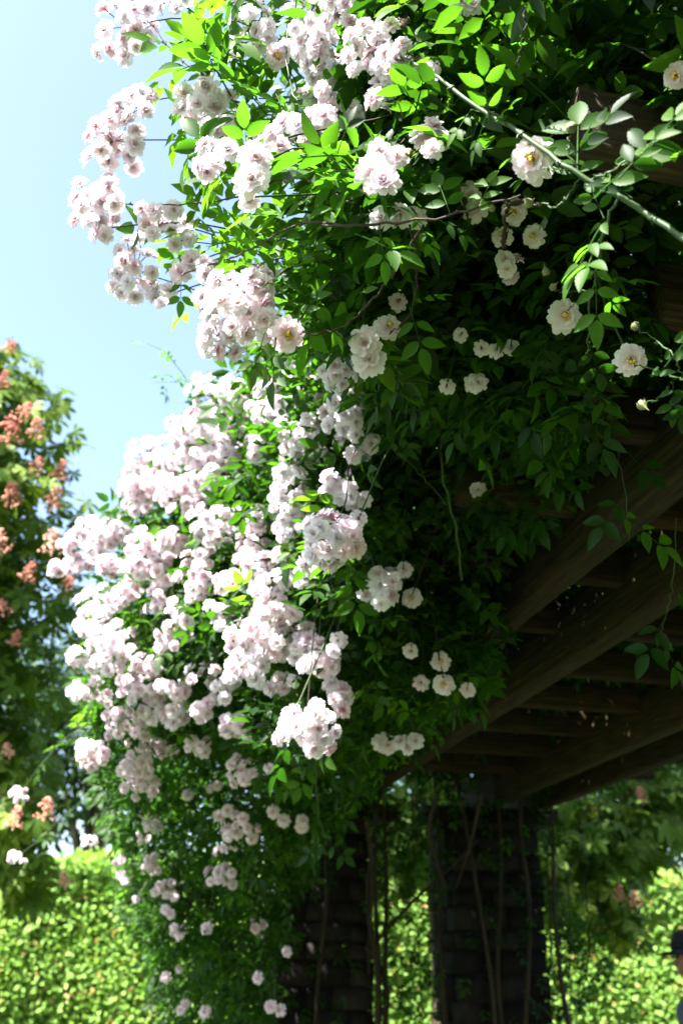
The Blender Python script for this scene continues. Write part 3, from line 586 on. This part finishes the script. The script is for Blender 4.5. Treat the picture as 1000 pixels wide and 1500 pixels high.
# ------------------------------------------------------------------ red horse chestnuts
def palmate(L, seed, stalk=True):
    r = random.Random(seed); V, Q = L; acc = Acc(); n = r.choice((5, 6, 7))
    for i in range(n):
        a = R(-105 + 210 * i / (n - 1)) + r.uniform(-.1, .1); sc = (1.0 - 0.4 * abs(i / (n - 1) - .5) * 2) * r.uniform(.88, 1.08)
        v = V.copy() * sc; v[:, 2] -= 0.22 * v[:, 1] ** 2
        acc.add(np.stack([v[:, 0] * math.cos(a) - v[:, 1] * math.sin(a), v[:, 0] * math.sin(a) + v[:, 1] * math.cos(a), v[:, 2]], 1), Q, r.random() * .5)
    if stalk: a, b = tube([(0, -.5, .12), (0, -.2, .02), (0, 0, 0)], .012, .012, 3); acc.add(a, b, .4)
    return np.concatenate(acc.V), np.concatenate(acc.Q), np.concatenate(acc.T)
def obov(rows):
    V = []; Q = []
    for t in rows:
        hw = max(.01, 0.20 * math.sin(math.pi * t ** 1.5) ** .8 if 0 < t < 1 else 0); V += [(-hw, t, .25 * hw), (0, t, 0), (hw, t, .25 * hw)]
    for i in range(len(rows) - 1): b = i * 3; Q += [(b, b+1, b+4, b+3), (b+1, b+2, b+5, b+4)]
    return np.array(V), np.array(Q)
PH = [palmate(obov((0, .25, .5, .7, .88, 1)), s) for s in range(4)]; PM = [palmate(obov((0, .68, 1)), s + 9, False) for s in range(4)]
CH_ME = [mesh_np('leaf', v, q, M_CHO) for v, q, t in PH]
def panicle(seed):
    r = random.Random(seed); acc = Acc(); v, q = tube([(0, 0, -.15), (0, 0, .5), (.03, 0, 1)], .03, .012, 5); acc.add(v, q)
    for i in range(80):
        h = r.random(); w = .46 * (1 - h) ** .6 + .08; a = r.uniform(0, 6.28); d = w * r.uniform(.4, 1)
        v, q = box((d * math.cos(a), d * math.sin(a), h + .03), (.075 * r.uniform(.4, 1.4), .075 * r.uniform(.4, 1.4), .09 * r.uniform(.4, 1.3)), .025, r.uniform(0, 3)); acc.add(v, q)
    return acc.mesh('flower_cluster', M_RED)
PAN = [panicle(s) for s in range(4)]
def limb(acc_parent, path, r0, r1, name='branch'):
    return part(name, mesh_np(name, *tube(path, r0, r1, 8), M_BARK), acc_parent)
def tree(name, label, cat, base, H, blobs, nleaf, tmpl, mat, sleaf, group=None, singles=None, single_me=None, trunk_r=0.2, lean=(0, 0), red=()):
    t = thing(name, label, cat, base, group); b = np.array(base, float)
    fork = b + np.array((lean[0] * .4, lean[1] * .4, H * .42))
    limb(t, smooth_path([b, b * .5 + fork * .5 + (.06, -.05, 0), fork, b + (lean[0], lean[1], H * .8)], 15), trunk_r, trunk_r * .3, 'trunk')
    L = []; tot = sum((q[3] * q[4] * q[5]) ** .667 for q in blobs)
    for (x, y, z, rx, ry, rz) in blobs:
        c = np.array((x, y, z)); st = b + (fork - b) * random.uniform(.6, 1.15)
        for e in range(3):
            en = c + np.array((random.uniform(-.6, .6) * rx, random.uniform(-.6, .6) * ry, random.uniform(-.5, .4) * rz))
            limb(t, bez((st, st * .5 + en * .5 + (0, 0, .3), en), 9), trunk_r * .28, .008)
        n = int(nleaf * (rx * ry * rz) ** .667 / tot)
        for i in range(n):
            v = nrm(rng.normal(0, 1, 3)); rr = random.random() ** .45 * (1 + .15 * math.sin(5 * v[0] + 3 * x) + .12 * math.sin(7 * v[2] + 2 * y))
            p = c + v * rr * np.array((rx, ry, rz))
            if p[2] < 0.3: continue
            L.append((p, v * .6 + rng.normal(0, .5, 3) + np.array((0, 0, -.75)), v * .35 + np.array((-.2, -.2, .75)) + rng.normal(0, .35, 3), sleaf * random.uniform(.7, 1.2)))
    if singles:
        P_ = np.array([l[0] for l in L]); u, v, dp = proj(P_); sc = dp + 50 * ((u < -15) | (u > 1015) | (v < 0) | (v > 1510)); od = np.argsort(sc)
        for i in od[:singles]:
            p, d, n, s = L[i]; part('leaf', single_me[i % len(single_me)], t, mat4(p, frames(d[None], n[None])[0], s))
        L = [L[i] for i in od[singles:]]
    leaf_stuff(L, tmpl, mat, 'crown', t)
    for i, (x, y, dp, s) in enumerate(red):
        n = nrm(np.array((random.uniform(-.5, .5), random.uniform(-.7, .2), 1.0))); a = nrm(np.cross(n, (1, .3, 0))); Rm = np.stack([a, np.cross(n, a), n], -1)
        p = at(x, y, dp - .22); part('flower_cluster', PAN[i % 4], t, mat4(p, Rm, s * random.uniform(.52, .8)))
    return t
def A(x, y, dp, rx, ry, rz): return (*at(x, y, dp), rx, ry, rz)
tree('chestnut_tree', 'leafy chestnut tree with coral red flower spikes beside the sky', 'tree', (-2.0, 7.3, 0), 6.0,
     [A(-55,640,7.0,.70,.8,.55), A(-45,770,6.9,.74,.9,.5), A(-30,880,6.9,.70,.8,.45), A(-45,560,7.1,.42,.5,.42), A(-60,1010,7.0,.66,.7,.45), A(-40,1110,6.9,.55,.6,.35), A(10,1200,6.2,.34,.4,.22), A(20,1280,6.3,.30,.4,.2), A(-330,700,7.6,1.1,1.1,1.1), A(-330,1000,7.6,1.1,1.1,.9)],
     5600, PM, M_CH, 0.13, 'chestnuts with red flowers', 300, CH_ME, 0.16,
     red=[(10,515,6.6,.16),(4,565,6.6,.18),(30,612,6.4,.22),(52,642,6.5,.20),(14,650,6.4,.22),(86,700,6.5,.2),(75,745,6.6,.18),(2,810,6.3,.22),(76,810,6.4,.2),(38,850,6.4,.2),(98,862,6.5,.15),(18,740,6.5,.18),(66,1200,6.0,.2),(20,1212,6.0,.18),(96,1300,6.2,.13),(50,690,6.4,.18),(5,900,6.4,.16),(20,945,6.4,.12),(14,1110,6.4,.14)])
tree('chestnut_tree', 'shaded chestnut tree with drooping branches and dull red flowers behind the right pier', 'tree', (2.95, 8.6, 0), 7.0,
     [A(820,1240,8.2,.75,.8,.42), A(900,1210,8.4,.7,.8,.4), A(860,1310,7.9,.42,.5,.26), A(905,1345,7.8,.26,.3,.2), A(620,1220,8.6,.7,.7,.45), A(560,1260,8.6,.5,.6,.3), A(980,1150,8.6,.6,.7,.3), (3.2,8.8,4.6,2.2,1.7,1.3), (2.5,7.2,5.3,2.1,1.7,1.2), (3.4,8.0,5.9,1.9,1.6,1.1)],  # hidden upper crown; its forward mass is added to shade the drooping branches
     7000, PM, M_CH, 0.16, 'chestnuts with red flowers', 300, CH_ME, 0.17,
     red=[(790,1255,8.0,.13),(808,1268,8.0,.13),(845,1250,8.1,.12),(932,1328,7.6,.16),(905,1318,7.7,.13),(940,1175,8.2,.15),(870,1190,8.2,.12)])
# ------------------------------------------------------------------ clipped hedge
hd = thing('hedge', 'tall clipped hedge of small bright green leaves in full sun', 'hedge', (3.0, 13.4, 0))
HX0, HX1, HY, HZ = -5.0, 13.0, 12.7, 2.92
V, Q = box(((HX0 + HX1) / 2, HY + .75, HZ / 2 - .06), (HX1 - HX0, 1.3, HZ - .12)); part('core', mesh_np('core', V, Q, M_CORE, smooth=False), hd)
L = []
for i in range(112000):
    x = random.uniform(HX0, HX1)
    wob = .10 * math.sin(1.9 * x) + .06 * math.sin(4.7 * x + 1)
    if random.random() < .8:
        z = random.uniform(0.05, HZ); y = HY - .04 + wob * .4 + .04 * math.sin(3.1 * z + x) + abs(random.gauss(0, .035)); n = np.array((-.4, -.6, .8))
    else:
        z = HZ + wob * .5 + random.gauss(0, .04); y = HY + random.uniform(0, 1.5); n = np.array((0, -.2, 1.0))
    L.append((np.array((x, y, z)), rng.normal(0, 1, 3) + np.array((0, 0, -.5)), n + rng.normal(0, .35, 3), .068 * random.uniform(.55, 1.3)))
LFH = [(LF[0] * np.array((1.35, 1, 1)), LF[1], np.zeros(6))]
acc = Acc(); pos = np.array([l[0] for l in L]); v, q = inst(LFH[0][0], LFH[0][1], pos, frames(np.array([l[1] for l in L]), np.array([l[2] for l in L])), np.array([l[3] for l in L]))
acc.add(v, q, np.repeat(rng.random(len(L)), 6)); part('foliage', acc.mesh('foliage', M_HEDGE, tint=True), hd, stuff=True)
# ------------------------------------------------------------------ trees beyond the hedge; unseen shade trees added around the viewpoint
BGT = [(LF[0] * np.array((1.2, 1, 1)), LF[1], np.zeros(6))]
def bgtree(label, base, H, blobs, n, s): tree('broadleaf_tree', label, 'tree', base, H, blobs, n, BGT, M_BG, s, 'trees beyond the hedge', trunk_r=.22)
bgtree('dense dark tree beyond the hedge between the sunlit chestnut and the roses', (0.2, 16.0, 0), 6.2, [A(90,1010,15.5,1.4,1.3,1.0), A(170,1110,15.3,1.5,1.3,1.1), A(20,1150,15.5,1.5,1.3,1.0), A(170,930,15.8,.8,1.0,.7), A(280,1050,15.8,1.6,1.3,1.5)], 12000, .13)
bgtree('tall tree beyond the hedge, hidden at its foot, behind the sunlit chestnut', (-3.6, 17.5, 0), 8.0, [A(-60,950,17,1.6,1.5,1.6), A(10,1060,17,1.5,1.4,1.3), A(-150,1100,17,2,1.6,1.6)], 7000, .14)
bgtree('pale green tree beyond the hedge, on the right of the shaded chestnut', (10.4, 18.5, 0), 7.4, [A(960,1220,18.5,2.1,1.6,1.1), A(1060,1130,18.5,2.2,1.8,1.6), A(880,1180,19,1.6,1.4,1.0), A(970,1100,19,1.7,1.4,1.0)], 9000, .14)
bgtree('leafy tree beyond the hedge seen between the two piers', (4.4, 19.0, 0), 7.6, [A(600,1190,19,2.2,1.6,1.5), A(740,1200,19.5,2.0,1.6,1.4), A(470,1180,19,2.0,1.6,1.6)], 8000, .14)
for lb, x, y, h in [('tall unseen tree added behind the viewpoint to block sky light', 1.5, -8.2, 10.5), ('broad unseen tree added behind and right of the viewpoint to block sky light', 7.8, -5.5, 10.5), ('broad unseen tree added far right of the pergola to block sky light', 10.5, 1.2, 10.0), ('rounded unseen tree added behind the open lawn to block sky light', -5.5, -9.0, 9.5)]:  # out of view, added to cut sky light and deepen the pergola's shade
    bgtree(lb, (x, y, 0), h, [(x, y, h * .62, 3.2, 3.0, 2.6), (x - 1.8, y + .6, h * .42, 2.4, 2.4, 2.0), (x + 1.9, y - .5, h * .45, 2.4, 2.4, 2.0), (x + .3, y + .4, h * .28, 2.6, 2.4, 1.7)], 5500, .31)
# ------------------------------------------------------------------ person at the right edge
def skin(name, nodes, edges, mat, parent=None, loc=(0, 0, 0), sub=2):
    """nodes: key -> (x, y, z, radius x, radius y); grown with a Skin modifier"""
    keys = list(nodes); me = bpy.data.meshes.new(name)
    me.from_pydata([nodes[k][:3] for k in keys], [(keys.index(a), keys.index(b)) for a, b in edges], [])
    o = bpy.data.objects.new(name, me); COL.objects.link(o)
    md = o.modifiers.new('skin', 'SKIN'); md.use_smooth_shade = True
    if not me.skin_vertices: me.attributes  # layer is made with the modifier
    for v, k in zip(me.skin_vertices[0].data if me.skin_vertices else [], keys): v.radius = nodes[k][3:5]
    if me.skin_vertices: me.skin_vertices[0].data[0].use_root = True
    sb = o.modifiers.new('smooth', 'SUBSURF'); sb.levels = sub; sb.render_levels = sub
    me.materials.append(mat); o.parent = parent
    if parent is None: o.location = loc
    return o
M_SKIN = plain_mat('skin', [(0.3, (0.42, 0.22, 0.15)), (0.7, (0.52, 0.29, 0.21))], 12, 0.55)
M_SHIRT = plain_mat('shirt', [(0.3, (0.07, 0.095, 0.14)), (0.7, (0.11, 0.14, 0.20))], 30, 0.9)
M_STRIPE = plain_mat('collar_trim', [(0.3, (0.35, 0.42, 0.50)), (0.7, (0.45, 0.52, 0.6))], 30, 0.9)
M_TROUS = plain_mat('trousers', [(0.3, (0.03, 0.032, 0.04)), (0.7, (0.05, 0.05, 0.06))], 30, 0.9)
M_CAP = plain_mat('cap_cloth', [(0.3, (0.012, 0.012, 0.016)), (0.7, (0.025, 0.025, 0.03))], 40, 0.9)
M_SHOE = plain_mat('shoe', [(0.3, (0.03, 0.02, 0.015)), (0.7, (0.06, 0.04, 0.03))], 20, 0.5)
M_HAIR = plain_mat('hair', [(0.3, (0.02, 0.013, 0.009)), (0.7, (0.05, 0.03, 0.02))], 60, 0.6)
hp = at(1016, 1415, 6.0); PX, PYY = float(hp[0]), float(hp[1])
N = {'pelvis': (0, 0, .95, .15, .11)}   # the figure faces +Y here and is turned below
N.update({'waist': (0, .01, 1.10, .14, .10), 'chest': (0, 0, 1.30, .165, .115), 'upper': (0, -.015, 1.42, .15, .095), 'neck0': (0, -.02, 1.50, .060, .060), 'neck1': (0, 0, 1.565, .054, .056), 'jaw': (0, .025, 1.615, .062, .075), 'face': (0, .02, 1.68, .073, .092), 'skull': (0, .005, 1.735, .070, .088), 'crown': (0, 0, 1.775, .04, .055), 'nose0': (0, .095, 1.675, .017, .02), 'nose': (0, .125, 1.655, .012, .012)})
E_ = [('pelvis', 'waist'), ('waist', 'chest'), ('chest', 'upper'), ('upper', 'neck0'), ('neck0', 'neck1'), ('neck1', 'jaw'), ('jaw', 'face'), ('face', 'skull'), ('skull', 'crown'), ('face', 'nose0'), ('nose0', 'nose')]
for s, q in ((-1, 'l'), (1, 'r')):
    N.update({q+'sh': (.18*s, -.015, 1.425, .062, .062), q+'el': (.225*s, -.03, 1.13, .042, .042), q+'wr': (.22*s, .06, .89, .028, .024), q+'palm': (.215*s, .085, .82, .022, .042), q+'ear': (.078*s, -.005, 1.675, .010, .022),
              q+'hip': (.095*s, 0, .88, .09, .09), q+'kn': (.105*s, .015, .49, .056, .056), q+'an': (.11*s, -.02, .09, .038, .038), q+'ball': (.12*s, .10, .035, .042, .03), q+'toe': (.125*s, .165, .028, .032, .022)})
    E_ += [('upper', q+'sh'), (q+'sh', q+'el'), (q+'el', q+'wr'), (q+'wr', q+'palm'), ('face', q+'ear'), ('pelvis', q+'hip'), (q+'hip', q+'kn'), (q+'kn', q+'an'), (q+'an', q+'ball'), (q+'ball', q+'toe')]
    for f, (dy, L) in enumerate(((-.030, .070), (-.010, .082), (.012, .086), (.034, .078))):
        a, b, c = f'{q}f{f}a', f'{q}f{f}b', f'{q}f{f}c'
        N.update({a: (.215*s, .095 + dy, .775, .0095, .0095), b: (.210*s, .105 + dy, .775 - L * .55, .0085, .0085), c: (.195*s, .108 + dy, .775 - L, .007, .007)}); E_ += [(q+'palm', a), (a, b), (b, c)]
    N.update({q+'t0': (.205*s, .130, .815, .011, .011), q+'t1': (.195*s, .150, .775, .009, .009)}); E_ += [(q+'palm', q+'t0'), (q+'t0', q+'t1')]
body = skin('person', N, E_, M_SKIN, None, (PX, PYY, 0)); body.rotation_euler = (0, 0, R(78)); tag(body, 'person in a dark peaked cap and grey-blue shirt standing by the sunlit hedge', 'person')
def sub_n(keys, grow, shift=0): return {k: (*N[k][:3], N[k][3] + grow, N[k][4] + grow) for k in keys}
SH = sub_n(['waist', 'chest', 'upper'], .022); SH['hem'] = (0, 0, .93, .175, .135); SH['col'] = (0, -.02, 1.50, .075, .075); se = [('waist', 'hem'), ('waist', 'chest'), ('chest', 'upper'), ('upper', 'col')]
for s, q in ((-1, 'l'), (1, 'r')):
    SH.update({q+'sh': (.18*s, -.015, 1.425, .082, .08), q+'sl': (.21*s, -.025, 1.22, .068, .066)}); se += [('upper', q+'sh'), (q+'sh', q+'sl')]
skin('shirt', SH, se, M_SHIRT, body)
TR = {'pelvis': (0, 0, .96, .165, .125)}; te = []
for s, q in ((-1, 'l'), (1, 'r')):
    TR.update({q+'hip': (.095*s, 0, .86, .105, .105), q+'kn': (.105*s, .015, .49, .078, .08), q+'an': (.11*s, -.02, .10, .068, .07)}); te += [('pelvis', q+'hip'), (q+'hip', q+'kn'), (q+'kn', q+'an')]
    skin('shoe', {'heel': (.11*s, -.045, .055, .048, .05), 'ball': (.12*s, .10, .045, .052, .042), 'toe': (.125*s, .19, .038, .042, .034)}, [('heel', 'ball'), ('ball', 'toe')], M_SHOE, body)
skin('trousers', TR, te, M_TROUS, body)
def lathe_part(name, prof, mat, seg=24, sy=1.0, cy=0.0):
    V = []; 
    for r, z in prof:
        for j in range(seg): V.append((r * .86 * math.cos(j * 2 * math.pi / seg), cy + r * 1.05 * math.sin(j * 2 * math.pi / seg), z))
    Q = [(i*seg+j, i*seg+(j+1) % seg, (i+1)*seg+(j+1) % seg, (i+1)*seg+j) for i in range(len(prof)-1) for j in range(seg)]
    o = bpy.data.objects.new(name, mesh_np(name, V, Q, mat)); COL.objects.link(o); o.parent = body; return o
cap = lathe_part('cap', [(.108, 1.715), (.112, 1.74), (.110, 1.775), (.098, 1.812), (.07, 1.838), (.03, 1.85), (.004, 1.852)], M_CAP, cy=.005)
V = []; Q = []
for i in range(13):
    a = R(-75 + 150 * i / 12)
    for rr, dz in ((.105, 0.0), (.15, -.006), (.20, -.02)):
        k = .75 + .25 * math.cos(a)
        V.append((math.sin(a) * .098 * (1 + (rr - .105) * 1.2), .01 + math.cos(a) * .112 + (rr - .105) * 1.0 * math.cos(a) ** .5 if math.cos(a) > 0 else .01, 1.722 + dz + .004))
for i in range(12):
    for j in range(2): Q.append((i*3+j, i*3+j+1, (i+1)*3+j+1, (i+1)*3+j))
pk = bpy.data.objects.new('cap_peak', mesh_np('cap_peak', V, Q, M_CAP)); COL.objects.link(pk); pk.parent = cap
sd = pk.modifiers.new('thick', 'SOLIDIFY'); sd.thickness = .004
lathe_part('hair', [(.086, 1.635), (.101, 1.66), (.104, 1.69), (.105, 1.73)], M_HAIR, cy=-.022)
lathe_part('collar', [(.078, 1.485), (.083, 1.50), (.074, 1.535), (.071, 1.536), (.078, 1.50)], M_STRIPE, cy=-.015)
for s in (-1, 1):
    v, q = box((.032 * s, .108, 1.695), (.026, .012, .012), .001); o = bpy.data.objects.new('eye', mesh_np('eye', v, q, M_CAP)); COL.objects.link(o); o.parent = body
v, q = box((0, .108, 1.617), (.045, .012, .010), .001); o = bpy.data.objects.new('mouth', mesh_np('mouth', v, q, plain_mat('lips', [(0, (.35, .12, .10)), (1, (.4, .15, .12))], 9, .5))); COL.objects.link(o); o.parent = body
